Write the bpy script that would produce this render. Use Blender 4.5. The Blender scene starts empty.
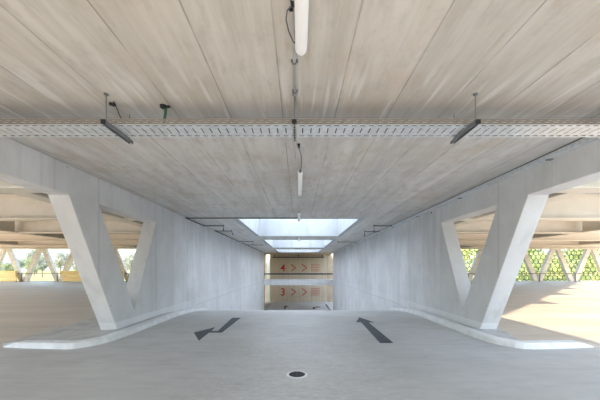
import bpy, bmesh, math, random
from mathutils import Vector, Matrix, noise
random.seed(7)
S = bpy.context.scene
COL = S.collection

# ------------------------------------------------------------------ helpers
class MB:
    def __init__(s): s.bm = bmesh.new()
    def box(s, x0, x1, y0, y1, z0, z1, bev=0.0):
        m = Matrix.Translation(((x0+x1)/2, (y0+y1)/2, (z0+z1)/2)) @ Matrix.Diagonal((abs(x1-x0), abs(y1-y0), abs(z1-z0), 1))
        r = bmesh.ops.create_cube(s.bm, size=1, matrix=m)
        if bev:
            es = list({e for v in r['verts'] for e in v.link_edges})
            bmesh.ops.bevel(s.bm, geom=es, offset=bev, segments=2, affect='EDGES', profile=.5)
        return s
    def bar(s, a, b, w, d, up=(0, 1, 0)):
        a, b, up = Vector(a), Vector(b), Vector(up)
        z = (b-a).normalized(); y = (up-z*up.dot(z)).normalized(); x = y.cross(z)
        vs = [s.bm.verts.new(p+x*sx*w/2+y*sy*d/2) for p in (a, b) for sx, sy in ((-1,-1),(1,-1),(1,1),(-1,1))]
        for f in ((3,2,1,0),(4,5,6,7),(0,1,5,4),(1,2,6,5),(2,3,7,6),(3,0,4,7)): s.bm.faces.new([vs[i] for i in f])
        return s
    def tube(s, pts, r, n=8, r1=None):
        pts = [Vector(p) for p in pts]; rings = []
        t0 = (pts[1]-pts[0]).normalized()
        u = t0.orthogonal().normalized()
        for i, p in enumerate(pts):
            t = (pts[min(i+1, len(pts)-1)]-pts[max(i-1, 0)]).normalized()
            u = (u-t*u.dot(t)).normalized(); v = t.cross(u)
            rr = r if r1 is None else r+(r1-r)*i/(len(pts)-1)
            rings.append([s.bm.verts.new(p+(u*math.cos(k*2*math.pi/n)+v*math.sin(k*2*math.pi/n))*rr) for k in range(n)])
        for a, b in zip(rings, rings[1:]):
            for k in range(n): s.bm.faces.new((a[k], a[(k+1) % n], b[(k+1) % n], b[k]))
        s.bm.faces.new(rings[0][::-1]); s.bm.faces.new(rings[-1])
        return s
    def prism(s, pts, vec):
        """closed polygon pts (3d) pushed along vec"""
        vec = Vector(vec)
        a = [s.bm.verts.new(p) for p in pts]; b = [s.bm.verts.new(Vector(p)+vec) for p in pts]
        n = len(pts)
        s.bm.faces.new(a[::-1]); s.bm.faces.new(b)
        for i in range(n): s.bm.faces.new((a[i], a[(i+1) % n], b[(i+1) % n], b[i]))
        return s
    def holed(s, outer, holes, vec):
        """polygon with holes pushed along vec"""
        es = []
        for loop in [outer]+holes:
            vs = [s.bm.verts.new(p) for p in loop]
            es += [s.bm.edges.new((vs[i], vs[(i+1) % len(vs)])) for i in range(len(vs))]
        r = bmesh.ops.triangle_fill(s.bm, use_beauty=True, edges=es)
        fs = [g for g in r['geom'] if isinstance(g, bmesh.types.BMFace)]
        r2 = bmesh.ops.extrude_face_region(s.bm, geom=fs, use_keep_orig=True)
        for v in r2['geom']:
            if isinstance(v, bmesh.types.BMVert): v.co += Vector(vec)
        return s
    def build(s, name, mat, parent=None, smooth=False, bevel=0, fix=True):
        if fix: bmesh.ops.recalc_face_normals(s.bm, faces=s.bm.faces)
        me = bpy.data.meshes.new(name); s.bm.to_mesh(me); s.bm.free()
        for m in (mat if isinstance(mat, (list, tuple)) else [mat]): me.materials.append(m)
        if smooth:
            for p in me.polygons: p.use_smooth = True
        o = bpy.data.objects.new(name, me); COL.objects.link(o)
        if bevel:
            b = o.modifiers.new('bevel', 'BEVEL'); b.width = bevel; b.segments = 2; b.limit_method = 'ANGLE'; b.angle_limit = math.radians(35)
        if parent is not None:
            o.parent = parent; o.matrix_parent_inverse = Matrix.Translation(-Vector(parent.location))
        return o

def tag(o, label=None, cat=None, group=None, kind=None):
    for k, v in (('label', label), ('category', cat), ('group', group), ('kind', kind)):
        if v: o[k] = v
    return o
def thing(name, loc, label, cat, group=None):
    o = bpy.data.objects.new(name, None); COL.objects.link(o); o.location = loc; o.empty_display_size = .2
    return tag(o, label, cat, group)
def struct(o): o['kind'] = 'structure'; return o

# ------------------------------------------------------------------ materials
class NT:
    def __init__(s, name):
        s.m = bpy.data.materials.new(name); s.m.use_nodes = True
        s.t = s.m.node_tree; s.n = s.t.nodes; s.l = s.t.links
        s.b = s.n['Principled BSDF']; s.out = s.n['Material Output']
        s.geo = s.n.new('ShaderNodeNewGeometry')
        s.sep = s.n.new('ShaderNodeSeparateXYZ'); s.l.new(s.geo.outputs['Position'], s.sep.inputs[0])
        s.X, s.Y, s.Z = s.sep.outputs
    def put(s, v, sock):
        if hasattr(v, 'is_linked'): s.l.new(v, sock)
        else: sock.default_value = v
    def math(s, op, a, b=0.0, c=0.0):
        n = s.n.new('ShaderNodeMath'); n.operation = op
        for v, i in zip((a, b, c), n.inputs): s.put(v, i)
        return n.outputs[0]
    def noise(s, scale, vec=(1, 1, 1), det=4, rough=.55, off=(0, 0, 0)):
        mp = s.n.new('ShaderNodeMapping'); s.l.new(s.geo.outputs['Position'], mp.inputs[0])
        mp.inputs['Scale'].default_value = vec; mp.inputs['Location'].default_value = off
        n = s.n.new('ShaderNodeTexNoise'); s.l.new(mp.outputs[0], n.inputs['Vector'])
        n.inputs['Scale'].default_value = scale; n.inputs['Detail'].default_value = det; n.inputs['Roughness'].default_value = rough
        return n.outputs['Fac']
    def cell(s, v, step, off=0.0):
        i = s.math('FLOOR', s.math('DIVIDE', s.math('ADD', v, off), step))
        n = s.n.new('ShaderNodeTexWhiteNoise'); n.noise_dimensions = '1D'; s.l.new(i, n.inputs['W'])
        return n.outputs['Value']
    def line(s, v, step, off, w):
        """1 on thin lines every step"""
        p = s.math('PINGPONG', s.math('ADD', v, off), step/2)
        r = s.n.new('ShaderNodeMapRange'); r.interpolation_type = 'SMOOTHSTEP'
        s.put(p, r.inputs[0]); r.inputs[1].default_value = w*.4; r.inputs[2].default_value = w
        r.inputs[3].default_value = 1; r.inputs[4].default_value = 0
        return r.outputs[0]
    def ramp(s, v, a, b, lo=0.0, hi=1.0):
        r = s.n.new('ShaderNodeMapRange'); r.interpolation_type = 'SMOOTHSTEP'
        s.put(v, r.inputs[0]); r.inputs[1].default_value = a; r.inputs[2].default_value = b
        r.inputs[3].default_value = lo; r.inputs[4].default_value = hi
        return r.outputs[0]
    def mix(s, f, a, b, mode='MIX'):
        n = s.n.new('ShaderNodeMix'); n.data_type = 'RGBA'; n.blend_type = mode
        s.put(f, n.inputs[0])
        for v, i in ((a, 6), (b, 7)):
            s.put(v if hasattr(v, 'is_linked') else (*v, 1)[:4], n.inputs[i])
        return n.outputs[2]
    def bump(s, h, strength=.2, dist=.01):
        n = s.n.new('ShaderNodeBump'); n.inputs['Strength'].default_value = strength; n.inputs['Distance'].default_value = dist
        s.put(h, n.inputs['Height']); s.l.new(n.outputs[0], s.b.inputs['Normal'])
    def done(s, col, rough=.8, metal=0, spec=.4):
        s.put(col if hasattr(col, 'is_linked') else (*col, 1), s.b.inputs['Base Color'])
        s.put(rough, s.b.inputs['Roughness']); s.b.inputs['Metallic'].default_value = metal
        s.b.inputs['Specular IOR Level'].default_value = spec
        return s.m

def ceiling_mat():
    t = NT('board marked ceiling concrete')
    st = t.noise(1.0, (5, .45, 1), 6, .62)                 # long board streaks
    fine = t.noise(1.0, (26, 1.6, 4), 4, .6)
    blot = t.noise(1.1, (1, 1, 1), 6, .6, (3, 8, 0))
    pour = t.ramp(t.Y, 3.2, 3.5)
    c = t.mix(t.ramp(st, .2, .8), t.mix(pour, (.445, .42, .365), (.51, .495, .47)), t.mix(pour, (.67, .64, .60), (.73, .72, .70)))
    mot = t.noise(5, (1.4, .7, 1), 5, .65, (2, 2, 2))
    c = t.mix(t.ramp(mot, .47, .72, 0, .55), c, (.40, .37, .33))
    c = t.mix(t.ramp(fine, .42, .75, 0, .35), c, (.66, .64, .60))
    c = t.mix(t.ramp(blot, .48, .72, 0, .5), c, (.50, .42, .33))
    plank = t.cell(t.X, .6, .18)
    c = t.mix(t.ramp(plank, 0, 1, 0, .22), c, (.40, .38, .35))
    rust = t.noise(2.3, (2.4, .5, 1), 7, .7, (9, 2, 4))
    c = t.mix(t.ramp(rust, .6, .74, 0, .5), c, (.36, .27, .18))
    drip = t.noise(1.0, (13, .9, 1), 3, .5, (1, 4, 2))
    near = t.math('MULTIPLY', t.ramp(drip, .55, .66), t.math('MULTIPLY', t.ramp(t.Y, 2.2, 2.9), t.ramp(t.Y, 3.5, 4.6, 1, 0)))
    c = t.mix(t.math('MULTIPLY', near, .6), c, (.74, .73, .72))
    ln = t.math('MAXIMUM', t.line(t.X, .6, .18, .009), t.math('MULTIPLY', t.line(t.Y, 1.87, .45, .009), .8))
    br = t.ramp(t.noise(1.2, (1, 1.2, 1), 3), .35, .6, .25, 1)
    ln = t.math('MULTIPLY', ln, br)
    c = t.mix(t.math('MULTIPLY', ln, .6), c, (.15, .135, .115))
    t.bump(t.math('ADD', t.math('MULTIPLY', ln, -1), t.math('MULTIPLY', fine, .4)), .25, .006)
    return t.done(c, .62, 0, .4)

def wall_mat(name, a=(.56, .56, .555), b=(.70, .70, .70), coat=True):
    t = NT(name)
    n1 = t.noise(.9, (1, 1, .8), 6, .62)
    v = t.noise(1.0, (3, 4.5, .35), 5, .6, (5, 1, 2))      # vertical run streaks
    fine = t.noise(9, (1, 1, .6), 3, .6)
    c = t.mix(t.ramp(n1, .3, .7), a, b)
    c = t.mix(t.ramp(v, .5, .72, 0, .5), c, tuple(x*.8 for x in a))
    c = t.mix(t.ramp(fine, .6, .8, 0, .25), c, tuple(x*.78 for x in a))
    c = t.mix(t.ramp(t.cell(t.Y, 2.2, .0), 0, 1, 0, .25), c, tuple(x*.86 for x in a))
    ln = t.math('MAXIMUM', t.line(t.Y, 2.2, -5.5, .012), t.math('MULTIPLY', t.line(t.Y, 1.1, -5.5, .006), .25))
    sn = t.n.new('ShaderNodeSeparateXYZ'); t.l.new(t.geo.outputs['True Normal'], sn.inputs[0])
    side = t.ramp(t.math('ABSOLUTE', sn.outputs[0]), .5, .9)
    ln = t.math('MULTIPLY', t.math('MULTIPLY', ln, side), t.ramp(t.Z, 0.0, .01))
    zl = t.math('MULTIPLY', t.ramp(t.math('ABSOLUTE', t.math('ADD', t.Z, .0)), .006, .016, 1, 0), t.ramp(t.Y, 10.5, 11))
    ln = t.math('MAXIMUM', ln, zl)
    # tie holes
    hy = t.math('PINGPONG', t.math('ADD', t.Y, -5.85), .55); hz = t.math('PINGPONG', t.math('ADD', t.Z, -.62), .62)
    d = t.math('POWER', t.math('ADD', t.math('MULTIPLY', hy, hy), t.math('MULTIPLY', hz, hz)), .5)
    hole = t.math('MULTIPLY', t.ramp(d, .012, .02, 1, 0), t.math('MULTIPLY', side, .55))
    c = t.mix(t.math('MULTIPLY', ln, .55), c, (.23, .24, .25))
    c = t.mix(hole, c, (.2, .2, .2))
    if coat:
        c = t.mix(t.math('MULTIPLY', t.ramp(t.Z, .235, .25, 1, 0), t.ramp(t.Y, 8.5, 11, .6, .12)), c, (.76, .77, .77))
    t.bump(t.math('ADD', t.math('MULTIPLY', t.math('MAXIMUM', ln, hole), -1), t.math('MULTIPLY', fine, .25)), .2, .006)
    return t.done(c, .7, 0, .35)

def floor_mat():
    t = NT('lane floor concrete')
    n1 = t.noise(.55, (1, 1.2, 1), 6, .6); n2 = t.noise(5, (.35, 1.6, 1), 5, .65); n3 = t.noise(38, (1, 1, 1), 2, .6)
    c = t.mix(t.ramp(n1, .3, .7), (.40, .40, .39), (.50, .50, .49))
    c = t.mix(t.ramp(n2, .5, .75, 0, .4), c, (.34, .34, .33))
    c = t.mix(t.ramp(n3, .45, .75, 0, .3), c, (.56, .56, .55))
    # speckled paler patch down the middle of the lane
    mid = t.math('MULTIPLY', t.ramp(t.math('ABSOLUTE', t.X), .7, 1.9, 1, 0), t.ramp(t.Y, 6, 7.5, 1, 0))
    sp = t.noise(1.0, (9, 26, 9), 3, .7)
    c = t.mix(t.math('MULTIPLY', mid, t.ramp(sp, .4, .65, 0, .45)), c, (.62, .62, .61))
    rg = t.ramp(n2, .3, .7, .38, .6)
    t.bump(t.math('ADD', n2, t.math('MULTIPLY', n3, .5)), .12, .004)
    return t.done(c, rg, 0, .45)

def deck_mat():
    t = NT('parking deck concrete')
    n1 = t.noise(.5, (.4, 2.2, 1), 6, .62); n2 = t.noise(2.5, (.25, 3.5, 1), 5, .65)
    c = t.mix(t.ramp(n1, .3, .7), (.44, .385, .33), (.60, .535, .47))
    c = t.mix(t.ramp(n2, .48, .72, 0, .45), c, (.33, .285, .24))
    ln = t.math('MAXIMUM', t.line(t.X, 5.47, 0, .018), t.line(t.Y, 4.0, 1.4, .012))
    c = t.mix(t.math('MULTIPLY', ln, .6), c, (.16, .14, .12))
    t.bump(n2, .1, .004)
    return t.done(c, t.ramp(n1, .3, .7, .4, .6), 0, .45)

def simple(name, col, rough=.6, metal=0, var=.12, scale=6, vec=(1, 1, 1), spec=.4):
    t = NT(name)
    n = t.noise(scale, vec, 4)
    c = t.mix(t.ramp(n, .3, .7), tuple(x*(1-var) for x in col), tuple(min(1, x*(1+var)) for x in col))
    return t.done(c, rough, metal, spec)

def wood_mat(name, a, b, step=.6, axis='X', vec=(14, 1, .6)):
    t = NT(name)
    n = t.noise(1.2, vec, 5, .6)
    c = t.mix(t.ramp(n, .3, .7), a, b)
    ax = t.X if axis == 'X' else t.Z
    c = t.mix(t.ramp(t.cell(ax, step), 0, 1, 0, .3), c, tuple(x*.86 for x in a))
    c = t.mix(t.math('MULTIPLY', t.line(ax, step, 0, .015), .2), c, tuple(x*.4 for x in a))
    return t.done(c, .6)

def leaf_mat(name, a, b):
    t = NT(name)
    n = t.noise(.9, (1, 1, 1), 3); n2 = t.noise(7, (1, 1, 1), 2)
    c = t.mix(t.ramp(n, .3, .7), a, b)
    c = t.mix(t.ramp(n2, .3, .7, 0, .4), c, tuple(x*.6 for x in a))
    t.done(c, .6, 0, .3)
    tr = t.n.new('ShaderNodeBsdfTranslucent'); t.l.new(c, tr.inputs[0])
    ad = t.n.new('ShaderNodeMixShader'); ad.inputs[0].default_value = .45
    t.l.new(t.b.outputs[0], ad.inputs[1]); t.l.new(tr.outputs[0], ad.inputs[2]); t.l.new(ad.outputs[0], t.out.inputs[0])
    return t.m

M = {}
M['ceil'] = ceiling_mat()
M['wall'] = wall_mat('smooth formed wall concrete')
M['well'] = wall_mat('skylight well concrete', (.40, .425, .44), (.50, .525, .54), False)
M['floor'] = floor_mat()
M['deck'] = deck_mat()
M['kerb'] = simple('kerb concrete', (.44, .44, .435), .65, 0, .14, 4)
M['kerbface'] = simple('pale kerb facing', (.70, .71, .71), .6, 0, .08, 5)
M['cream'] = simple('cream painted steel', (.70, .65, .56), .5, 0, .05, 2)
M['timber'] = simple('light-tinted beam tan', (.76, .67, .54), .6, 0, .06, 1.5, (.3, 1, 9))  # tan cast of the light on the farther beams, put into their colour
M['roofdeck'] = simple('grey roof decking', (.42, .43, .44), .7, 0, .1, 2)
M['strut'] = simple('weathered timber strut', (.70, .63, .54), .65, 0, .12, 2, (1, 1, 4))
M['traylip'] = simple('shade-toned tray rim', (.30, .275, .24), .5, .5, .08, 12)  # dark surroundings mirrored in the rails, put into the brown
M['galv'] = simple('galvanised steel', (.74, .77, .79), .42, .55, .1, 20)
M['galvdark'] = simple('dark galvanised steel', (.25, .27, .28), .45, .7, .1, 20)
M['black'] = simple('black plastic', (.018, .018, .02), .5)
M['darkpipe'] = simple('dark grey conduit', (.10, .105, .115), .5, .2)
M['greypipe'] = simple('light grey conduit', (.55, .56, .56), .45, .1)
M['rear'] = simple('tan sky blocker', (.36, .30, .24), .8, 0, .1, 1)
M['green'] = simple('green cable sheath', (.03, .13, .06), .5)
M['lampbody'] = simple('white lamp housing', (.78, .78, .76), .4, 0, .03)
M['road'] = simple('dark road paint', (.055, .065, .075), .6, 0, .25, 9)
M['red'] = simple('red sign paint', (.55, .05, .03), .6, 0, .08)
M['woodwall'] = wood_mat('pale timber boarding', (.58, .455, .32), (.70, .565, .41), .9, 'X', (9, 1, .5))
M['woodceil'] = wood_mat('timber soffit boarding', (.40, .30, .21), (.55, .43, .31), .5, 'X', (2, .5, 1))
M['navy'] = simple('dark blue steel', (.02, .03, .06), .45, .3)
M['yellow'] = wood_mat('sunlight-tinted timber parapet', (.80, .56, .22), (.92, .70, .34), .3, 'Z', (.6, 1, 6))  # yellowish timber, with the sunlight on it put into the yellow
M['mesh'] = simple('dark green wire mesh', (.07, .085, .055), .55, .3)
M['rail'] = simple('brown steel rail', (.20, .15, .10), .5, .3)
M['white'] = simple('white render', (.85, .84, .80), .7, 0, .04)
M['bark'] = simple('bark', (.16, .12, .09), .9, 0, .3, 5)
M['leafb'] = leaf_mat('bright leaves', (.36, .45, .16), (.62, .66, .34))
M['leafm'] = leaf_mat('mid green leaves', (.24, .30, .18), (.36, .42, .27))
M['leafhaze'] = leaf_mat('haze-dulled green leaves', (.30, .33, .30), (.40, .43, .38))  # haze over the far trees put into the leaf colour

def grass_mat():
    t = NT('meadow')
    n = t.noise(.06, (1, 1, 1), 6); n2 = t.noise(.9, (1, 1, 1), 4)
    c = t.mix(t.ramp(n, .35, .65), (.20, .26, .07), (.46, .42, .17))
    c = t.mix(t.ramp(n2, .4, .7, 0, .5), c, (.15, .22, .06))
    return t.done(c, .9, 0, .2)
M['grass'] = grass_mat()
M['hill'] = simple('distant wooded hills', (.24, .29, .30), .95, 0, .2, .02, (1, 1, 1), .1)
t = NT('lamp diffuser')
t.b.inputs['Emission Color'].default_value = (1, .98, .95, 1); t.b.inputs['Emission Strength'].default_value = .05
M['diff'] = t.done((.8, .8, .79), .35)
t = NT('milky sun diffuser')
tr = t.n.new('ShaderNodeBsdfTranslucent'); tr.inputs[0].default_value = (.86, .93, 1, 1)
t.l.new(tr.outputs[0], t.out.inputs[0])
M['sunpane'] = t.m

# ------------------------------------------------------------------ geometry numbers
CZ, W, WO, TOP = 3.15, 3.88, 4.24, 2.64     # ceiling height, wall inner / outer face, top of the openings
END = 31.8
DECK_END = 24.2
BACK = -4.5                                 # roof edge behind the camera, set for the sun and sky it lets in
RIGHT_BACK = 1.2
SIDE = 27.5
def beam_end(s, y): return min(SIDE, (3+1.12*y if s > 0 else 8.9+y/.9))
HY, HK, HL = 8.0, .055, 3.0                 # ramp crest
Z3 = -3.45
def lane_z(y):
    if y <= HY: return 0.0
    if y <= HY+HL: return -HK*(y-HY)**2/2
    z = -HK*HL**2/2-HK*HL*(y-HY-HL)
    return max(z, Z3)
def deck_z(y): return max(0.0, .0135*(y-4.7))

# ------------------------------------------------------------------ shell
# lane floor with ramp
ys = [-14, -8, -3, 0, 2, 3, 4, 4.9, 6, 7, 8]+[8+.25*i for i in range(1, 13)]+[13, 16, 20, 24, 28, 29.5, 30, 30.4, 30.6, 31, 34, 41.5]
b = MB()
prev = None
for y in ys:
    row = [b.bm.verts.new((x, y, lane_z(y))) for x in (-WO, -2.5, -1.2, 0, 1.2, 2.5, WO)]
    if prev:
        for i in range(6): b.bm.faces.new((prev[i], prev[i+1], row[i+1], row[i]))
    prev = row
bot = [b.bm.verts.new((x, y, z)) for x, y, z in ((-WO, -14, -.4), (WO, -14, -.4))]
lane = b.build('floor', M['floor'], smooth=True); struct(lane)
# foreground floor beside the lane and the two decks
for s, nm in ((-1, 'floor_left'), (1, 'floor_right')):
    b = MB()
    b.box(s*WO, s*32, -14, 4.95, -.4, 0)
    struct(b.build(nm, M['floor']))
    b = MB(); pv = None
    for y in (4.95, 6, 8, 12, 16, 20, DECK_END):
        r = [b.bm.verts.new((s*x, y, deck_z(y))) for x in (WO, 5.47, 12, 20, 32)]
        if pv:
            for i in range(4): b.bm.faces.new((pv[i], pv[i+1], r[i+1], r[i]))
        else: first = r
        pv = r
    lo0 = [b.bm.verts.new((v.co.x, v.co.y, -.4)) for v in first]; lo1 = [b.bm.verts.new((v.co.x, v.co.y, -.4)) for v in pv]
    for i in range(4):
        b.bm.faces.new((first[i], first[i+1], lo0[i+1], lo0[i])); b.bm.faces.new((pv[i], pv[i+1], lo1[i+1], lo1[i]))
        b.bm.faces.new((lo0[i], lo0[i+1], lo1[i+1], lo1[i]))
    struct(b.build('deck_'+('left' if s < 0 else 'right'), M['deck']))

# ceiling slab over the lane with three skylight openings
SKY = ((10.1, 15.5), (17.7, 24.3), (26.6, 31.5))
SW = 2.15
rect = lambda x0, x1, y0, y1, z: [(x0, y0, z), (x1, y0, z), (x1, y1, z), (x0, y1, z)]
b = MB(); b.holed(rect(-WO, WO, BACK, END, CZ), [rect(-SW-.2, SW+.2, a-.2, c+.2, CZ) for a, c in SKY], (0, 0, .35))
struct(b.build('ceiling', M['ceil']))
for i, (a, c) in enumerate(SKY):
    b = MB(); z0, z1 = CZ+.001, 4.32
    b.box(-SW-.2, -SW, a-.2, c+.2, z0, z1).box(SW, SW+.2, a-.2, c+.2, z0, z1)
    b.box(-SW, SW, a-.2, a, z0, z1).box(-SW, SW, c, c+.2, z0, z1)
    w = struct(b.build('window_%d' % (i+1), M['well']))
    pv = MB(); pv.bm.faces.new([pv.bm.verts.new(q) for q in rect(-SW-.15, SW+.15, a-.15, c+.15, 4.34)]); pv.build('sun_diffuser_pane', M['sunpane'], w)  # unseen pane added to stop direct sun and spread it down the ramp
# side walls with the V shaped supports
for s, nm in ((-1, 'wall_left'), (1, 'wall_right')):
    x = s*W; vec = (s*(WO-W), 0, 0)
    P = lambda l: [(x, y, z) for y, z in l]
    out = P([(BACK, CZ-.002), (END, CZ-.002), (END, -4.6), (6.09, -4.6), (6.09, .02), (4.78, TOP), (-3.6, TOP), (-4.9, -.3), (BACK, -.3)])
    b = MB(); b.holed(out, [P([(5.50, TOP), (7.72, TOP), (6.70, .40)])], vec)
    struct(b.build(nm, M['wall'], bevel=.012))

# level below, landing slab and boarded end wall
b = MB().box(-4.7, 4.7, END-.05, END+.25, -.53, .12)
struct(b.build('trim_landing', M['wall'], bevel=.01))
struct(MB().box(-4.7, 4.7, END+.25, 36.5, -.53, -.02).build('floor_landing', M['floor']))
b = MB().box(-9, -WO-.02, END-1, 41.5, Z3-.3, Z3).box(WO+.02, 9, END-1, 41.5, Z3-.3, Z3)
struct(b.build('floor_lower', M['floor']))
struct(MB().box(-4.92, 4.6, END+.01, 41.3, 3.32, 3.6).build('ceiling_landing', M['woodceil']))
b = MB().box(-4.1, 4.1, 40.5, 40.75, Z3-.3, 3.32)
struct(b.build('wall_end', M['woodwall']))
b = MB()
for x0, x1 in ((-9, -4.62), (4.12, 9)): b.box(x0, x1, 40.5, 40.75, Z3-.3, 3.32)
struct(b.build('wall_end_side', M['woodceil']))
struct(MB().box(-4.9, -4.7, END+.26, 39.8, -4, 3.32).box(-4.9, -4.25, END-.4, END-.1, -4, 3.6).box(-4.9, -4.7, END-.1, END+.26, -4, 3.32).build('sun_blocker_left', M['woodceil']))  # side wall added to keep stray sun off the end wall
# frame strips on the boarded wall
b = MB()
for z0, z1 in ((Z3, Z3+.5), (2.55, 2.75), (-.62, -.5)): b.box(-4.1, 4.1, 40.44, 40.5, z0, z1)
for x in (-4.06, 3.62, 4.02): b.box(x-.05, x+.05, 40.44, 40.5, Z3+.5, 2.55)
struct(b.build('trim_end', M['woodwall']))
struct(MB().box(-5.6, -3.4, 42.6, 42.8, -9, 3.3).build('sky_slit_panel', M['white']))  # white panel added so the gap shows bright like sky

# side roofs
for s in (-1, 1):
    # roof cut slantwise out of view, shaped to let light onto the decks
    if s < 0: pl = [(WO+.01, BACK), (10, BACK), (10, 1.0), (SIDE, (SIDE-8.9)*.9)]
    else: pl = [(WO+.01, RIGHT_BACK), (4.6, RIGHT_BACK), (SIDE, (SIDE-3)/1.12)]
    pl += [(SIDE, DECK_END+.3), (WO+.01, DECK_END+.3)]
    struct(MB().prism([(s*x, y, 3.52) for x, y in pl], (0, 0, .33)).build('ceiling_'+('left' if s < 0 else 'right'), M['roofdeck']))

struct(MB().box(-50, 50, -20, -14, -.5, -.005).build('bounce_paving', M['deck']))  # paving added out of view to bounce warm light indoors
struct(MB().box(-50, 50, -21, -20, -6, 5).build('sky_blocker_rear', M['rear']))  # block added behind the camera to cut off the low sky
# kerbs
def kerb_path(s):
    pts = [(s*5.22, 5.02, .012), (s*5.0, 4.99, .085), (s*4.4, 4.93, .10), (s*4.02, 4.90, .10)]
    for k in range(1, 6):                          # rounded corner
        t = k/5; a = (4.02, 4.90); c = (3.74, 4.92); e = (3.60, 5.35)
        px = (1-t)**2*a[0]+2*t*(1-t)*c[0]+t*t*e[0]; py = (1-t)**2*a[1]+2*t*(1-t)*c[1]+t*t*e[1]
        pts.append((s*px, py, .10))
    for y in (5.9, 6.6, 7.3, 8.0, 8.6, 9.2, 9.8, 10.4, 11): pts.append((s*3.56, y, .10+lane_z(y)))
    return pts
for s, nm in ((-1, 'kerb_left'), (1, 'kerb_right')):
    path = kerb_path(s)
    prof = []
    n = len(path)
    b = MB(); rows = []
    for i, (px, py, pz) in enumerate(path):
        t = (Vector(path[min(i+1, n-1)])-Vector(path[max(i-1, 0)])); t.z = 0; t.normalize()
        nrm = Vector((-t.y, t.x, 0))*(1 if s < 0 else -1)   # towards the platform
        zf = lane_z(py)-.01
        p = Vector((px, py, 0))
        if s < 0: nrm = Vector((-t.y, t.x, 0))
        else: nrm = Vector((t.y, -t.x, 0))
        # outward = away from the platform
        o_ = p-nrm*.035; i_ = p+nrm*.17; bt = .004 if pz-zf > .05 else 0
        rows.append([b.bm.verts.new((o_.x, o_.y, zf)), b.bm.verts.new((o_.x+nrm.x*.02, o_.y+nrm.y*.02, pz-.015 if bt else pz)),
                     b.bm.verts.new((p.x, p.y, pz)), b.bm.verts.new((i_.x, i_.y, pz)), b.bm.verts.new((i_.x, i_.y, zf))])
    for r0, r1 in zip(rows, rows[1:]):
        for k in range(4): b.bm.faces.new((r0[k], r0[k+1], r1[k+1], r1[k]))
    b.bm.faces.new(rows[0]); b.bm.faces.new(rows[-1][::-1])
    struct(b.build(nm, M['kerbface'], smooth=False))
    # platform the wall foot stands on
    inner = [(s*abs(x)+0*s, y, z) for x, y, z in path]
    b = MB()
    if s < 0: back = [(s*(W-.0), 11), (s*W, 6.09), (s*4.24, 6.09), (s*4.24, 7.4), (s*5.45, 8.0), (s*5.45, 5.2)]
    else: back = [(s*W, 11), (s*W, 6.05), (s*4.24, 6.05), (s*4.36, 6.1), (s*3.98, 5.06)]
    top = [(s*(abs(x)+.06), y+.05, z-.006) for x, y, z in path if (s < 0 or abs(x) < 4.1)]
    poly = top+[(x, y, .094+lane_z(y)) for x, y in back]
    if s < 0: poly[-1] = (poly[-1][0], poly[-1][1], .012)
    vt = [b.bm.verts.new(p) for p in poly]; vb = [b.bm.verts.new((p[0], p[1], lane_z(p[1])-.05)) for p in poly]
    f = b.bm.faces.new(vt); k = len(vt)
    for i in range(k): b.bm.faces.new((vt[i], vt[(i+1) % k], vb[(i+1) % k], vb[i]))
    bmesh.ops.triangulate(b.bm, faces=[f])
    struct(b.build('platform_'+('left' if s < 0 else 'right'), M['kerb']))

# ------------------------------------------------------------------ road paint and drain
def decal(name, polys, label, z=.004, y3=None):
    b = MB()
    for p in polys: b.prism([(x, y, (z-.003 if y3 is None else y3+.001)+(lane_z(y) if y3 is None else 0)) for x, y in p], (0, 0, .004))
    return tag(b.build(name, M['road']), label, 'road marking', 'arrows painted on the lane floor' if y3 is None else 'arrows painted on the lower floor')
decal('floor_arrow', [[(1.52, 5.28), (1.77, 5.28), (1.80, 7.30), (1.95, 7.27), (1.72, 8.02), (1.49, 7.30), (1.62, 7.32)]],
      'straight dark grey arrow painted on the right-hand lane, pointing to the ramp')
decal('floor_arrow', [[(-1.66, 6.13), (-1.62, 7.95), (-1.86, 7.95), (-1.79, 6.27), (-1.93, 6.27), (-1.97, 6.68), (-2.26, 6.12), (-1.92, 5.45), (-1.94, 6.13)]],
      'bent dark grey turn arrow painted on the left-hand lane, pointing left')
decal('floor_arrow', [[(-1.75, 33.2), (-1.5, 33.2), (-1.5, 35.3), (-1.2, 35.3), (-1.62, 36.6), (-2.05, 35.3), (-1.75, 35.3)]],
      'small dark arrow left of centre on the lower floor past the ramp', y3=Z3)
decal('floor_arrow', [[(1.7, 33.2), (1.98, 33.2), (1.98, 34.6), (2.7, 34.9), (2.7, 35.6), (2.2, 35.6), (1.7, 34.9)]],
      'small dark bent arrow right of centre on the lower floor past the ramp', y3=Z3)

d = thing('floor_drain', (-.02, 3.72, 0), 'small round black drain grate set in the middle of the lane floor', 'drain')
b = MB(); n = 40
for r0, r1, z0, z1 in ((.107, .135, .006, .006),):
    ring = [[b.bm.verts.new((-.02+r*math.cos(k*2*math.pi/n), 3.72+r*math.sin(k*2*math.pi/n), z)) for k in range(n)] for r, z in ((.107, -.002), (.107, .006), (.135, .005), (.14, .0))]
    for a, c in zip(ring, ring[1:]):
        for k in range(n): b.bm.faces.new((a[k], a[(k+1) % n], c[(k+1) % n], c[k]))
b.build('rim', M['kerbface'], d, smooth=True)
b = MB()
b.prism([(-.02+.107*math.cos(k*2*math.pi/n), 3.72+.107*math.sin(k*2*math.pi/n), .0005) for k in range(n)], (0, 0, .001))
for k in range(-4, 5):
    h = math.sqrt(max(0, .1**2-(k*.023)**2))
    b.box(-.02-h, -.02+h, 3.72+k*.023-.005, 3.72+k*.023+.005, .0015, .005)
b.box(-.025, -.015, 3.62, 3.82, .0015, .005)
b.build('grate', M['black'], d)

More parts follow.
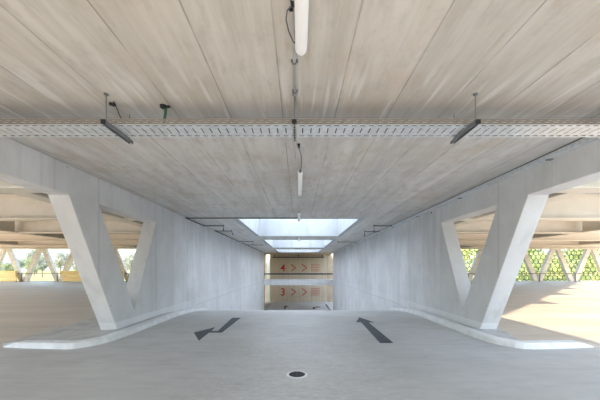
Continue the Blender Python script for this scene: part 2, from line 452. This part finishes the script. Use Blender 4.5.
# ------------------------------------------------------------------ cable tray
TY0, TY1, TZ = 2.90, 3.185, 2.872
tray = thing('cable_tray', (0, (TY0+TY1)/2, TZ), 'long galvanised perforated cable tray hung across the whole ceiling', 'cable tray')
def perforated(name, xs_n, x0, step, rows, place, mat, parent):
    """grid plate; rows = [(v0, v1, kind)], kind: None solid, (a, b) slot from a to b within each step"""
    b = MB(); cache = {}
    def V(u, v):
        k = (round(u, 5), round(v, 5))
        if k not in cache: cache[k] = b.bm.verts.new(place(u, v))
        return cache[k]
    cuts = sorted({0.0, step}|{c for _, _, k in rows if k for c in k})
    for i in range(xs_n):
        for v0, v1, k in rows:
            for c0, c1 in zip(cuts, cuts[1:]):
                if k and c0 >= k[0]-1e-6 and c1 <= k[1]+1e-6: continue
                u0, u1 = x0+i*step+c0, x0+i*step+c1
                b.bm.faces.new((V(u0, v0), V(u1, v0), V(u1, v1), V(u0, v1)))
    o = b.build(name, mat, parent, fix=False)
    m = o.modifiers.new('thickness', 'SOLIDIFY'); m.thickness = .002
    return o
N, ST = 84, .0895
X0 = -N*ST/2
perforated('tray_base', N, X0, ST, [(0, .025, None), (.025, .042, (.014, .064)), (.042, .085, None), (.085, .205, (.039, .050)), (.205, .243, None), (.243, .26, (.014, .064)), (.26, .285, None)],
           lambda u, v: (u, TY0+v, TZ+(.004 if .02 < v < .26 else 0)), M['galv'], tray)
for yy in (TY0, TY1):
    perforated('side_rail', N, X0, ST, [(0, .018, None), (.018, .026, (.02, .07)), (.026, .04, None), (.04, .046, (.05, .0895)), (.046, .058, None)],
               lambda u, v: (u, yy, TZ+v), M['traylip'], tray)
for i, (yy, rr) in enumerate(((2.975, .011), (3.02, .014), (3.06, .009), (3.1, .012))):
    pts = [(x*.25, yy+.012*noise.noise((x*.21, i*7.1, 0)), TZ+.008+rr) for x in range(-15, 16)]
    tag(MB().tube(pts, rr, 8).build('power_cable', M['black'], smooth=True),
        'black cable lying inside the perforated ceiling tray', 'cable', 'black cables in the ceiling tray')

def bracket(x, label, rodx=None, centre=False):
    t = thing('tray_bracket', (x, 2.82, 2.85), label, 'bracket', 'strut brackets carrying the cable tray')
    y0, y1 = 2.80, 3.27
    b = MB()       # C profile, open side down
    b.box(x-.021, x+.021, y0, y1, 2.862, 2.866).box(x-.021, x-.018, y0, y1, 2.828, 2.862).box(x+.018, x+.021, y0, y1, 2.828, 2.862)
    if not centre: b.box(x-.018, x-.012, y0, y1, 2.828, 2.831).box(x+.012, x+.018, y0, y1, 2.828, 2.831)
    b.build('strut', M['galvdark'] if not centre else M['greypipe'], t)
    for k in range(7 if centre else 0):
        yy = y0+.06+k*.06
        MB().box(x-.007, x+.007, yy+.005, yy+.027, 2.857, 2.8618).build('slot', M['black'], t)
    MB().box(x-.024, x+.024, y0-.012, y0, 2.825, 2.868, .003).build('end_cap', M['black'], t)
    rx = x if rodx is None else rodx
    MB().tube([(rx, 2.84, 2.85), (rx, 2.84, CZ+.01)], .005, 8).build('threaded_rod', M['galvdark'], t)
    MB().tube([(rx, 2.84, CZ-.014), (rx, 2.84, CZ+.004)], .022, 8).build('ceiling_anchor', M['galvdark'], t)
    MB().tube([(rx, 2.84, 2.868), (rx, 2.84, 2.882)], .011, 6).build('nut', M['galvdark'], t)
    if not centre:
        MB().tube([(x, 3.23, 2.85), (x, 3.23, CZ+.01)], .005, 8).build('threaded_rod', M['galvdark'], t)
bracket(-1.93, 'galvanised bracket with hanger rods at the left of the cable tray')
bracket(1.775, 'galvanised bracket with hanger rod at the right of the cable tray')
bracket(-.042, 'pale slotted bracket under the middle of the cable tray', centre=True)
# black ceiling knob near the left hanger
b = MB().tube([(-1.945, 2.98, CZ), (-1.945, 2.98, CZ-.05)], .006, 8).tube([(-1.98, 2.96, CZ-.03), (-1.925, 2.985, CZ-.034)], .017, 10)
b.tube([(-1.93, 2.985, CZ-.034), (-1.90, 3.0, CZ-.12), (-1.86, 3.02, CZ-.23)], .0045, 6)
tag(b.build('ceiling_clip', M['black']), 'small black clip with thin wire beside the left tray hanger', 'clip')
g = thing('hanging_cable', (-1.44, 3.06, CZ), 'dark green cable hanging from a black ceiling grommet down to the tray', 'cable')
MB().tube([(-1.455, 3.05, CZ), (-1.455, 3.05, CZ-.022)], .036, 16).tube([(-1.40, 3.05, CZ-.004), (-1.40, 3.05, CZ-.02)], .016, 10).build('grommet', M['black'], g, smooth=False)
b = MB()
for o_ in (-.007, .007):
    b.tube([(-1.43+o_, 3.05, CZ-.02), (-1.435+o_, 3.055, CZ-.08), (-1.45+o_, 3.06, CZ-.15), (-1.47+o_, 3.06, CZ-.23)], .009, 8)
b.build('cable', M['green'], g, smooth=True)

# conduit along the ceiling centreline
c = thing('ceiling_conduit', (-.03, 1.6, CZ), 'thin grey conduit clipped along the ceiling centreline, ending above the tray', 'conduit')
MB().tube([(-.035, .3, CZ-.02), (-.035, 3.02, CZ-.02)], .0125, 10).build('pipe', M['greypipe'], c, smooth=True)
for y in (.8, 1.5, 2.38, 2.78):
    b = MB().box(-.065, -.005, y-.008, y+.008, CZ-.012, CZ).box(-.053, -.017, y-.009, y+.009, CZ-.036, CZ-.010, .003)
    b.tube([(-.06, y, CZ-.024), (-.06, y, CZ)], .005, 8).tube([(-.01, y, CZ-.024), (-.01, y, CZ)], .005, 8)
    b.build('clip', M['galvdark'], c)

# ------------------------------------------------------------------ lamps
def lamp(x, y0, y1, label, z=CZ-.085, r=.043):
    t = thing('tube_lamp', (x, (y0+y1)/2, z), label, 'lamp', 'tube lamps along the ceiling centreline')
    n = 20
    def shell(a0, a1, yy, rr):
        return [(x+rr*math.cos(a0+(a1-a0)*k/n), yy, z+rr*math.sin(a0+(a1-a0)*k/n)) for k in range(n+1)]
    # diffuser: lower three quarters of a round tube with domed ends
    b = MB()
    rows = []
    L = .05
    prof = [(y0, .012), (y0+.012, r*.7), (y0+.03, r*.93), (y0+L, r), (y1-L, r), (y1-.03, r*.93), (y1-.012, r*.7), (y1, .012)]
    for yy, rr in prof: rows.append([b.bm.verts.new(p) for p in shell(math.radians(160), math.radians(380), yy, rr)])
    for a, c_ in zip(rows, rows[1:]):
        for k in range(n): b.bm.faces.new((a[k], a[k+1], c_[k+1], c_[k]))
    for a in (rows[0], rows[-1]): b.bm.faces.new(a)
    for a, c_ in zip(rows, rows[1:]): b.bm.faces.new((a[0], a[-1], c_[-1], c_[0]))
    b.build('diffuser', M['diff'], t, smooth=True)
    MB().box(x-r*.88, x+r*.88, y0+.03, y1-.03, z+r*.3, z+r*.95, .006).build('housing', M['lampbody'], t)
    for yy in (y0+.3, y1-.3):
        MB().box(x-.02, x+.02, yy-.02, yy+.02, z+r*.9, CZ).build('mount', M['galv'], t)
    for yy in (y0-.004, y1-.012):
        MB().tube([(x, yy, z+.008), (x, yy+.016, z+.008)], r*.62, 14).build('end_cap', M['galvdark'] if yy < y0 else M['lampbody'], t)
    return t
lp = lamp(.02, .62, 2.19, 'white tube lamp nearest the camera, running up out of the picture', r=.045)
MB().tube([(-.033, 1.84, CZ-.03), (-.075, 1.87, CZ-.05), (-.085, 1.93, CZ-.055), (-.07, 2.02, CZ-.06), (-.04, 2.09, CZ-.075), (-.01, 2.12, CZ-.08)], .0045, 8).build('cable', M['darkpipe'], lp, smooth=True)
b = MB().box(-.052, -.03, 1.82, 1.86, CZ-.04, CZ-.012, .004).box(-.062, -.036, 1.87, 1.885, CZ-.045, CZ-.02, .003)
b.build('junction_box', M['black'], lp)
l2 = lamp(.03, 4.9, 6.4, 'white tube lamp just behind the cable tray')
pts = [(-.042, 3.27, 2.87), (-.04, 3.5, 2.97), (-.03, 3.75, 3.06), (.0, 3.95, 3.08), (.035, 4.2, 3.09), (.05, 4.45, 3.085), (.045, 4.7, 3.07), (.03, 4.9, 3.065)]
MB().tube(pts, .006, 8).build('cable', M['darkpipe'], l2, smooth=True)
MB().tube([(-.042, 3.2, 2.885), (-.042, 3.85, 2.90)], .012, 8).build('cable_sleeve', M['greypipe'], l2, smooth=True)
MB().box(-.012, .022, 3.9, 3.98, CZ-.07, CZ-.03, .006).build('connector', M['black'], l2)
lamp(.02, 8.5, 9.95, 'tube lamp hanging in front of the first skylight')
lamp(.02, 15.65, 17.2, 'tube lamp on the ceiling between the first and second skylights')
lamp(.02, 24.6, 26.2, 'tube lamp on the ceiling between the second and third skylights')

# ------------------------------------------------------------------ pipes on the ramp walls
zp = CZ-.04
def run(name, pts, r, mat, label, cat, heads=()):
    t = thing(name, pts[0][0], label, cat)
    b = MB()
    for p in pts: b.tube(p, r, 8)
    b.build('pipe', mat, t, smooth=True)
    for h in heads:
        MB().tube([h, (h[0], h[1], h[2]-.05)], .024, 10).tube([(h[0], h[1], h[2]-.05), (h[0], h[1], h[2]-.062)], .035, 12).build('head', M['darkpipe'], t)
    for p in pts:
        for q in p:
            if q[2] < zp-.01: continue
            MB().box(q[0]-.02, q[0]+.02, q[1]-.03, q[1]+.03, q[2]-r*1.3, CZ).build('clip', M['galvdark'], t)
    return t
run('service_pipe', [[(-3.84, 9.7, zp), (-.06, 9.7, zp)], [(-3.84, 9.7, zp), (-3.84, 11.5, zp), (-3.05, 11.5, zp), (-3.05, 11.5, zp-.14)]], .018, M['darkpipe'],
    'dark pipe crossing the ceiling just before the first skylight, from the left wall', 'pipe', [(-3.05, 11.5, zp-.14)])
run('service_pipe', [[(-3.84, 13.1, zp), (-3.1, 13.1, zp), (-3.05, 13.12, zp-.12)], [(-3.84, 13.1, zp), (-3.84, 18.3, zp), (-2.95, 18.3, zp), (-2.95, 18.3, zp-.16)]], .018, M['darkpipe'],
    'dark branching pipe along the top of the left ramp wall beside the first skylight', 'pipe', [(-3.05, 13.12, zp-.12), (-2.95, 18.3, zp-.16)])
run('service_pipe', [[(-3.84, 19.4, zp), (-3.84, 30.6, zp)], [(-3.84, 21, zp), (-2.7, 21, zp)]], .02, M['darkpipe'],
    'dark pipe along the top of the left ramp wall at its far end', 'pipe', [(-2.7, 21, zp)])
run('service_pipe', [[(3.77, 11.5, zp), (3.07, 11.5, zp), (3.07, 11.5, zp-.2)]], .018, M['darkpipe'],
    'dark bent pipe off the right ramp wall, nearest beside the first skylight', 'pipe', [(3.07, 11.5, zp-.2)])
run('service_pipe', [[(3.77, 13.3, zp), (3.1, 13.3, zp), (3.1, 13.3, zp-.16)]], .018, M['darkpipe'],
    'dark bent pipe off the right ramp wall, second beside the first skylight', 'pipe', [(3.1, 13.3, zp-.16)])
run('service_pipe', [[(3.77, 18.6, zp), (2.6, 18.6, zp)]], .018, M['darkpipe'],
    'dark straight pipe off the right ramp wall beside the second skylight', 'pipe', [(2.6, 18.6, zp)])
t = thing('cable_duct', (3.84, 10, CZ-.06), 'long grey steel duct running along the top edge of the right wall', 'duct')
MB().box(3.80, 3.878, .5, END, CZ-.085, CZ-.016, .004).build('body', M['galv'], t)
MB().box(3.79, 3.86, .5, END, CZ-.016, CZ-.004).build('lip', M['galvdark'], t)
for k in range(12): MB().box(3.80, 3.878, 1.9+k*2.4, 1.96+k*2.4, CZ-.10, CZ-.085).build('clamp', M['galvdark'], t)
t = thing('dome_sensor', (3.74, 8.1, CZ-.1), 'small grey sensor under the duct on the right wall near the V opening', 'sensor')
MB().box(3.82, 3.886, 8.06, 8.14, CZ-.20, CZ-.10, .008).build('body', M['greypipe'], t)
MB().tube([(3.80, 8.1, CZ-.17), (3.82, 8.1, CZ-.17)], .02, 12).build('lens', M['black'], t)

# ------------------------------------------------------------------ steel roof beams over the side decks
ORD = ['nearest', 'second', 'third', 'fourth', 'fifth', 'sixth']
for s, sn in ((-1, 'left'), (1, 'right')):
    for k in range(6):
        y = 4.95+3.15*k; xe = beam_end(s, y)
        mat = M['cream'] if k < 3 else M['timber']
        t = thing('roof_beam', (s*18, y+.165, 2.8), '%s cream beam across the %s deck roof, counted from the camera' % (ORD[k], sn) if k < 3 else
                  '%s tan-tinted cream beam across the %s deck roof, counted from the camera' % (ORD[k], sn), 'beam', 'cross beams over the %s deck' % sn)
        MB().box(s*(WO+.02), s*xe, y, y+.33, 2.80, 2.845, .004).build('bottom_flange', mat, t)
        MB().box(s*(WO+.02), s*xe, y+.14, y+.19, 2.845, 3.48).build('web', mat, t)
        MB().box(s*(WO+.02), s*xe, y, y+.33, 3.48, 3.52).build('top_flange', mat, t)
        if k == 2:
            for x in (8.3, 14.5, 20.6):
                if x > xe: continue
                MB().box(s*x-.02, s*x+.02, y+.01, y+.14, 2.845, 3.48).build('stiffener', mat, t)
    # longitudinal beams, one per bay
    for k in range(5):
        y = 4.95+3.15*k
        for j, x in enumerate((5.2, 11.3, 17.4, 23.5)):
            if x > beam_end(s, y)-.5: continue
            if k > 1 and j != (1 if k % 2 == 0 else 2): continue
            place = ['beside the concrete wall', 'in the second line from the wall', 'in the third line from the wall', 'in the fourth line from the wall'][j]
            bay = ['nearest', 'second', 'third', 'fourth', 'fifth'][k]
            t = thing('tie_beam', (s*x, y+1.7, 2.8), 'short cream beam along the %s roof bay of the %s deck, %s' % (bay, sn, place), 'beam', 'tie beams over the %s deck' % sn)
            MB().box(s*x-.17, s*x+.17, y+.335, y+3.145, 2.80, 2.845, .004).build('bottom_flange', M['cream'], t)
            MB().box(s*x-.025, s*x+.025, y+.335, y+3.145, 2.845, 3.5).build('web', M['cream'], t)
    # cable loop beside the wall head
    tag(MB().tube([(s*4.62, 5.8, 3.54), (s*4.6, 5.8, 2.95), (s*4.66, 5.8, 2.87), (s*4.78, 5.8, 2.9), (s*4.74, 5.8, 3.54)], .022, 8).build('cable_loop', M['white'], smooth=True),
        'small white cable loop under the roof beside the %s wall head' % sn, 'cable')

# ------------------------------------------------------------------ far facades
FY = 24.0
for s, sn in ((-1, 'left'), (1, 'right')):
    t = thing('facade_truss', (s*18, FY, .26), 'zigzag timber facade truss at the far edge of the %s deck' % sn, 'truss')
    zb, zt = .28, 3.14
    for k in range(-5, 4):
        xb = s*(20.25+3.0*k)
        for dx in (-1, 1):
            if abs(xb+dx*1.5) < 4.5 or abs(xb+dx*1.36) > SIDE: continue
            a = Vector((xb+dx*.14, FY, zb)); c_ = Vector((xb+dx*1.36, FY, zt))
            MB().bar(a, c_, .34, .26).build('strut', M['strut'], t)
    MB().box(s*4.3, s*SIDE, FY-.16, FY+.16, 3.14, 3.51).build('head_beam', M['strut'], t)
    MB().box(s*4.3, s*SIDE, FY-.2, FY+.33, .1, .30).build('sill', M['kerb'], t)
    r = thing('guard_rail', (s*18, FY-.24, .3), 'thin guard rail in front of the %s facade truss' % sn, 'railing')
    MB().tube([(s*4.3, FY-.24, .93), (s*SIDE, FY-.24, .93)], .028, 8).build('rail', M['rail'], r)
    for k in range(8):
        x = s*(5.25+3.0*k)
        MB().box(x-.03, x+.03, FY-.27, FY-.21, .25, .93).build('post', M['rail'], r)
# wire mesh screen on the right facade
b = MB(); R = .235; w = .04
seen = set()
y = FY+.28
zz = .56; row = 0
while zz < 3.2:
    for i in range(66):
        cx = 4.5+i*R*math.sqrt(3)+(row % 2)*R*math.sqrt(3)/2
        if cx > SIDE-.2: break
        vs = [(cx+R*math.sin(k*math.pi/3), zz+R*math.cos(k*math.pi/3)) for k in range(6)]
        for k in range(6):
            p, q = vs[k], vs[(k+1) % 6]
            key = (round(p[0]+q[0], 2), round(p[1]+q[1], 2))
            if key in seen: continue
            seen.add(key)
            b.bar((p[0], y, p[1]), (q[0], y, q[1]), w, .03)
    zz += R*1.5; row += 1
tag(b.build('mesh_screen', M['mesh']), 'dark honeycomb wire mesh screen behind the right facade truss', 'screen')
# timber parapets on the left facade, sunlight put into their yellow
for x0, x1, lb in ((-27.2, -23.4, 'sunlight-tinted timber parapet board at the far left edge of the left deck'), (-19.6, -14.5, 'sunlight-tinted timber parapet board at the left facade, nearer the concrete wall')):
    t = thing('parapet_board', ((x0+x1)/2, FY-.5, .26), lb, 'parapet', 'sunlight-tinted parapet boards')
    MB().box(x0, x1, FY-.52, FY-.44, .30, .72).build('lower_board', M['yellow'], t)
    MB().box(x0-.0, x1+.0, FY-.62, FY-.44, .74, 1.16).build('upper_board', M['yellow'], t)
    for k in range(4):
        x = x0+.15+k*(x1-x0-.3)/3
        MB().box(x-.05, x+.05, FY-.44, FY-.34, .25, 1.12).build('post', M['rail'], t)

# ------------------------------------------------------------------ end wall signs and guards
def text_mesh(s, size, name, parent, x, z, y):
    cu = bpy.data.curves.new('txt', 'FONT'); cu.body = s; cu.size = size; cu.extrude = .012; cu.align_x = 'CENTER'; cu.offset = .012
    o = bpy.data.objects.new('txt', cu); COL.objects.link(o)
    bpy.context.view_layer.update()
    me = bpy.data.meshes.new_from_object(o.evaluated_get(bpy.context.evaluated_depsgraph_get()))
    COL.objects.unlink(o); bpy.data.objects.remove(o)
    xs = [v.co.x for v in me.vertices]; zs = [v.co.y for v in me.vertices]
    k = Matrix.Translation((x-(min(xs)+max(xs))/2, y, z-(min(zs)+max(zs))/2)) @ Matrix.Rotation(math.pi/2, 4, 'X')
    me.transform(k); me.materials.clear(); me.materials.append(M['red'])
    q = bpy.data.objects.new(name, me); COL.objects.link(q); q.parent = parent; q.matrix_parent_inverse = Matrix.Translation(-Vector(parent.location))
SC = 40.5/283
for num, zc in (('4', 1.43), ('3', -2.02)):
    t = thing('level_sign', (0, 40.44, zc), 'red level number %s with two chevrons painted on the boarded end wall' % num, 'sign', 'level signs on the end wall')
    yf = 40.485
    text_mesh(num, 1.5, 'numeral', t, (282.8-298.5)*SC, zc, yf)
    for px in (293.3, 304.3):
        x = (px-298.5)*SC
        b = MB()
        n_ = 4
        for sg in (1, -1):
            for q in range(n_):
                a = (x-.34+.68*(q+.06)/n_, sg*.5*(1-(q+.06)/n_)); c_ = (x-.34+.68*(q+.94)/n_, sg*.5*(1-(q+.94)/n_))
                b.bar((a[0], yf, zc+a[1]), (c_[0], yf, zc+c_[1]), .13, .024)
        b.build('chevron', M['red'], t)
    rr = random.Random(3)
    for q in range(5):
        b = MB(); x = (310.8-298.5)*SC; xe = (319.6-298.5)*SC
        while x < xe:
            wl = rr.uniform(.06, .13); b.box(x, min(x+wl, xe), yf-.01, yf+.012, zc+.44-q*.235, zc+.53-q*.235); x += wl+.075
        b.build('text_line', M['red'], t)
r = thing('guard_rail', (0, END+.1, .12), 'dark blue guard rail above the landing edge in front of the boarded wall', 'railing')
MB().box(-4.8, 4.8, END+.05, END+.15, .66, .80).build('rail', M['navy'], r)
for x in (-4.6, 4.6): MB().box(x-.04, x+.04, END+.07, END+.13, .12, .68).build('post', M['navy'], r)
t = thing('lighting_rail', (0, 40.2, 2.9), 'dark rail fixed high on the boarded end wall under the soffit', 'rail')
MB().box(-3.7, 3.7, 40.32, 40.42, 2.86, 2.98).build('bar', M['darkpipe'], t)
for x in (-3.4, 0, 3.4): MB().box(x-.05, x+.05, 40.34, 40.44, 2.98, 3.32).build('hanger', M['darkpipe'], t)
for s, sn in ((-1, 'left'), (1, 'right')):
    MBk = MB().prism([(s*3.86, 31.6, Z3), (s*3.6, 31.6, Z3), (s*3.6, 37.5, Z3), (s*3.86, 37.5, Z3)], (0, 0, .16))
    tag(MBk.build('lane_kerb', M['kerb'], bevel=.02), 'low pale kerb on the lower floor at the %s foot of the ramp' % sn, 'kerb')

# ------------------------------------------------------------------ landscape
def land_z(x, y):
    d = max(abs(x)-40, y-30, -y-24, 0)
    return -6+min(5.0, d*.17)+.6*noise.noise((x*.03, y*.03, 0))*min(1, d/20)
b = MB(); nx, ny = 60, 60
g = [[b.bm.verts.new((-300+600*i/nx, -150+600*j/ny, land_z(-300+600*i/nx, -150+600*j/ny))) for i in range(nx+1)] for j in range(ny+1)]
for j in range(ny):
    for i in range(nx): b.bm.faces.new((g[j][i], g[j][i+1], g[j+1][i+1], g[j+1][i]))
tag(b.build('meadow_ground', M['grass'], smooth=True), kind='structure')
for i, (x, y, rx, ry, h) in enumerate(((-430, 520, 240, 120, 34), (-200, 560, 260, 120, 26), (160, 600, 320, 140, 30), (520, 560, 260, 140, 36))):
    b = MB(); n = 28
    g = []
    for j in range(n+1):
        rw = []
        for k in range(n+1):
            u, v = -1+2*k/n, -1+2*j/n
            e = max(0, 1-u*u)**1.2*max(0, 1-v*v)
            rw.append(b.bm.verts.new((x+u*rx, y+v*ry, -3+e*(h+9*noise.noise((u*3+i, v*3, 1))))))
        g.append(rw)
    for j in range(n):
        for k in range(n): b.bm.faces.new((g[j][k], g[j][k+1], g[j+1][k+1], g[j+1][k]))
    struct(b.build('hills', M['hill'], smooth=True))

def tree_meshes(h, r, nleaf, size, seed, low=.15):
    rr = random.Random(seed)
    b = MB()
    b.tube([(0, 0, -.3), (.05*r, 0, h*.3), (-.03*r, .05*r, h*.6), (0, 0, h*.85)], .05*h*.5, 8, .012*h)
    tips = []
    for k in range(9):
        a = rr.uniform(0, 6.28); z0 = h*rr.uniform(.25, .6); q = r*rr.uniform(.5, .8)
        e = (math.cos(a)*q, math.sin(a)*q, z0+h*rr.uniform(.12, .3))
        b.tube([(0, 0, z0), (e[0]*.5, e[1]*.5, (z0+e[2])/2+.1), e], .018*h*.6, 5, .004*h); tips.append(Vector(e))
    trunk = b
    c = MB()
    blobs = [(t_, r*rr.uniform(.35, .55)) for t_ in tips]+[(Vector((rr.uniform(-.3, .3)*r, rr.uniform(-.3, .3)*r, h*rr.uniform(low+.2, .9))), r*rr.uniform(.4, .6)) for _ in range(9)]
    for _ in range(nleaf):
        ce, br = rr.choice(blobs)
        d = Vector((rr.gauss(0, 1), rr.gauss(0, 1), rr.gauss(0, 1))).normalized()
        p = ce+d*br*rr.uniform(.55, 1.05); p.z = max(p.z, h*low)
        n = (d+Vector((rr.gauss(0, .5), rr.gauss(0, .5), rr.gauss(0, .5)))).normalized()
        u = n.orthogonal().normalized(); u.rotate(Matrix.Rotation(rr.uniform(0, 6.28), 3, n)); v = n.cross(u)
        q = size*rr.uniform(.6, 1.3)
        vs = [c.bm.verts.new(p+u*q*.5*a_+v*q*.32*b_+n*q*.1*(a_*a_)) for a_, b_ in ((-1, 0), (0, -1), (1, 0), (0, 1))]
        c.bm.faces.new(vs)
    return trunk, c
def protos(h, r, nl, sz, seed, mat, low=.15):
    tr, cr = tree_meshes(h, r, nl, sz, seed, low)
    a = tr.build('trunk', M['bark'], smooth=True); c = cr.build('crown', mat, fix=False)
    for o in (a, c): COL.objects.unlink(o)
    return a.data, c.data
PA = [protos(10, 3.4, 4200, .42, 11, M['leafb']), protos(9, 3.2, 4200, .42, 12, M['leafm'], .1), protos(11, 3.6, 4200, .42, 13, M['leafb'])]
PB = [protos(9, 3.4, 2200, .6, 21, M['leafhaze']), protos(8, 3.0, 2200, .6, 22, M['leafm']), protos(11, 3.2, 2200, .6, 23, M['leafhaze'])]
def tree(pr, x, y, sc, rot, label, group):
    t = thing('tree', (x, y, land_z(x, y)), label, 'tree', group)
    t.rotation_euler.z = rot; t.scale = (sc, sc, sc)
    for nm, me in zip(('trunk', 'crown'), pr):
        o = bpy.data.objects.new(nm, me); COL.objects.link(o); o.parent = t
rr = random.Random(5)
k = 0
for row, (y, n, x0, x1) in enumerate(((33, 4, 12, 38), (42, 5, 11, 48), (54, 6, 14, 66))):
    for i in range(n):
        x = x0+(x1-x0)*(i+.5)/n+rr.uniform(-1, 1)
        tree(PA[k % 3], x, y+rr.uniform(-1.5, 1.5), (.72, .82, .9)[row]*rr.uniform(.9, 1.1), rr.uniform(0, 6),
             'leafy green tree seen through the mesh screen of the right deck', 'trees behind the mesh screen'); k += 1
for row, (y, n, x0, x1) in enumerate(((72, 8, -84, -30), (95, 9, -112, -36), (130, 10, -152, -52))):
    for i in range(n):
        x = x0+(x1-x0)*(i+.5)/n+rr.uniform(-2, 2)
        tree(PB[k % 3], x, y+rr.uniform(-4, 4), (.62, .78, 1.0)[row]*rr.uniform(.75, 1.15), rr.uniform(0, 6),
             'distant dull green tree beyond the left facade truss', 'distant trees beyond the left deck'); k += 1

# ------------------------------------------------------------------ light
Wd = bpy.data.worlds.new('sky'); S.world = Wd; Wd.use_nodes = True
nt = Wd.node_tree; bg = nt.nodes['Background']
sk = nt.nodes.new('ShaderNodeTexSky'); sk.sky_type = 'NISHITA'; sk.sun_disc = False
sk.sun_elevation = math.radians(30); sk.sun_rotation = math.radians(190); sk.dust_density = 1.0; sk.ozone_density = 2.2; sk.air_density = 1.2
# hazy sky: brighter overhead than a clear one
geo = nt.nodes.new('ShaderNodeNewGeometry'); sp = nt.nodes.new('ShaderNodeSeparateXYZ'); nt.links.new(geo.outputs['Incoming'], sp.inputs[0])
mr = nt.nodes.new('ShaderNodeMapRange'); mr.interpolation_type = 'SMOOTHSTEP'
nt.links.new(sp.outputs[2], mr.inputs[0]); mr.inputs[1].default_value = -.02; mr.inputs[2].default_value = -.8
mr.inputs[3].default_value = .35; mr.inputs[4].default_value = 1.0
hz = nt.nodes.new('ShaderNodeVectorMath'); hz.operation = 'SCALE'; hz.inputs[0].default_value = (.74, .88, 1.0)
nt.links.new(mr.outputs[0], hz.inputs['Scale'])
s1 = nt.nodes.new('ShaderNodeVectorMath'); s1.operation = 'SCALE'; nt.links.new(sk.outputs[0], s1.inputs[0]); s1.inputs['Scale'].default_value = .28
ad = nt.nodes.new('ShaderNodeVectorMath'); ad.operation = 'ADD'; nt.links.new(s1.outputs[0], ad.inputs[0]); nt.links.new(hz.outputs[0], ad.inputs[1])
nt.links.new(ad.outputs[0], bg.inputs[0]); bg.inputs[1].default_value = 1.0
sl = bpy.data.lights.new('sun', 'SUN'); sl.energy = 6.5; sl.angle = math.radians(1.0); sl.color = (1, .78, .54)
so = bpy.data.objects.new('sun', sl); COL.objects.link(so)
so.rotation_euler = Vector((.2, 1, -.5)).to_track_quat('-Z', 'Y').to_euler()

# ------------------------------------------------------------------ camera
cam = bpy.data.cameras.new('camera'); co = bpy.data.objects.new('camera', cam); COL.objects.link(co)
co.location = (0, 0, 1.4); co.rotation_euler = (math.pi/2, 0, 0)
cam.sensor_width = 36; cam.sensor_fit = 'HORIZONTAL'; cam.lens = 36*283/600
cam.shift_x = 1.5/600; cam.shift_y = 68/600; cam.clip_start = .05; cam.clip_end = 2000
S.camera = co
vs = S.view_settings
vs.view_transform = 'Standard'; vs.look = 'None'; vs.gamma = 1; vs.use_curve_mapping = False; vs.exposure = 1.1
S.cycles.max_bounces = 14; S.cycles.diffuse_bounces = 8; S.cycles.use_denoising = True
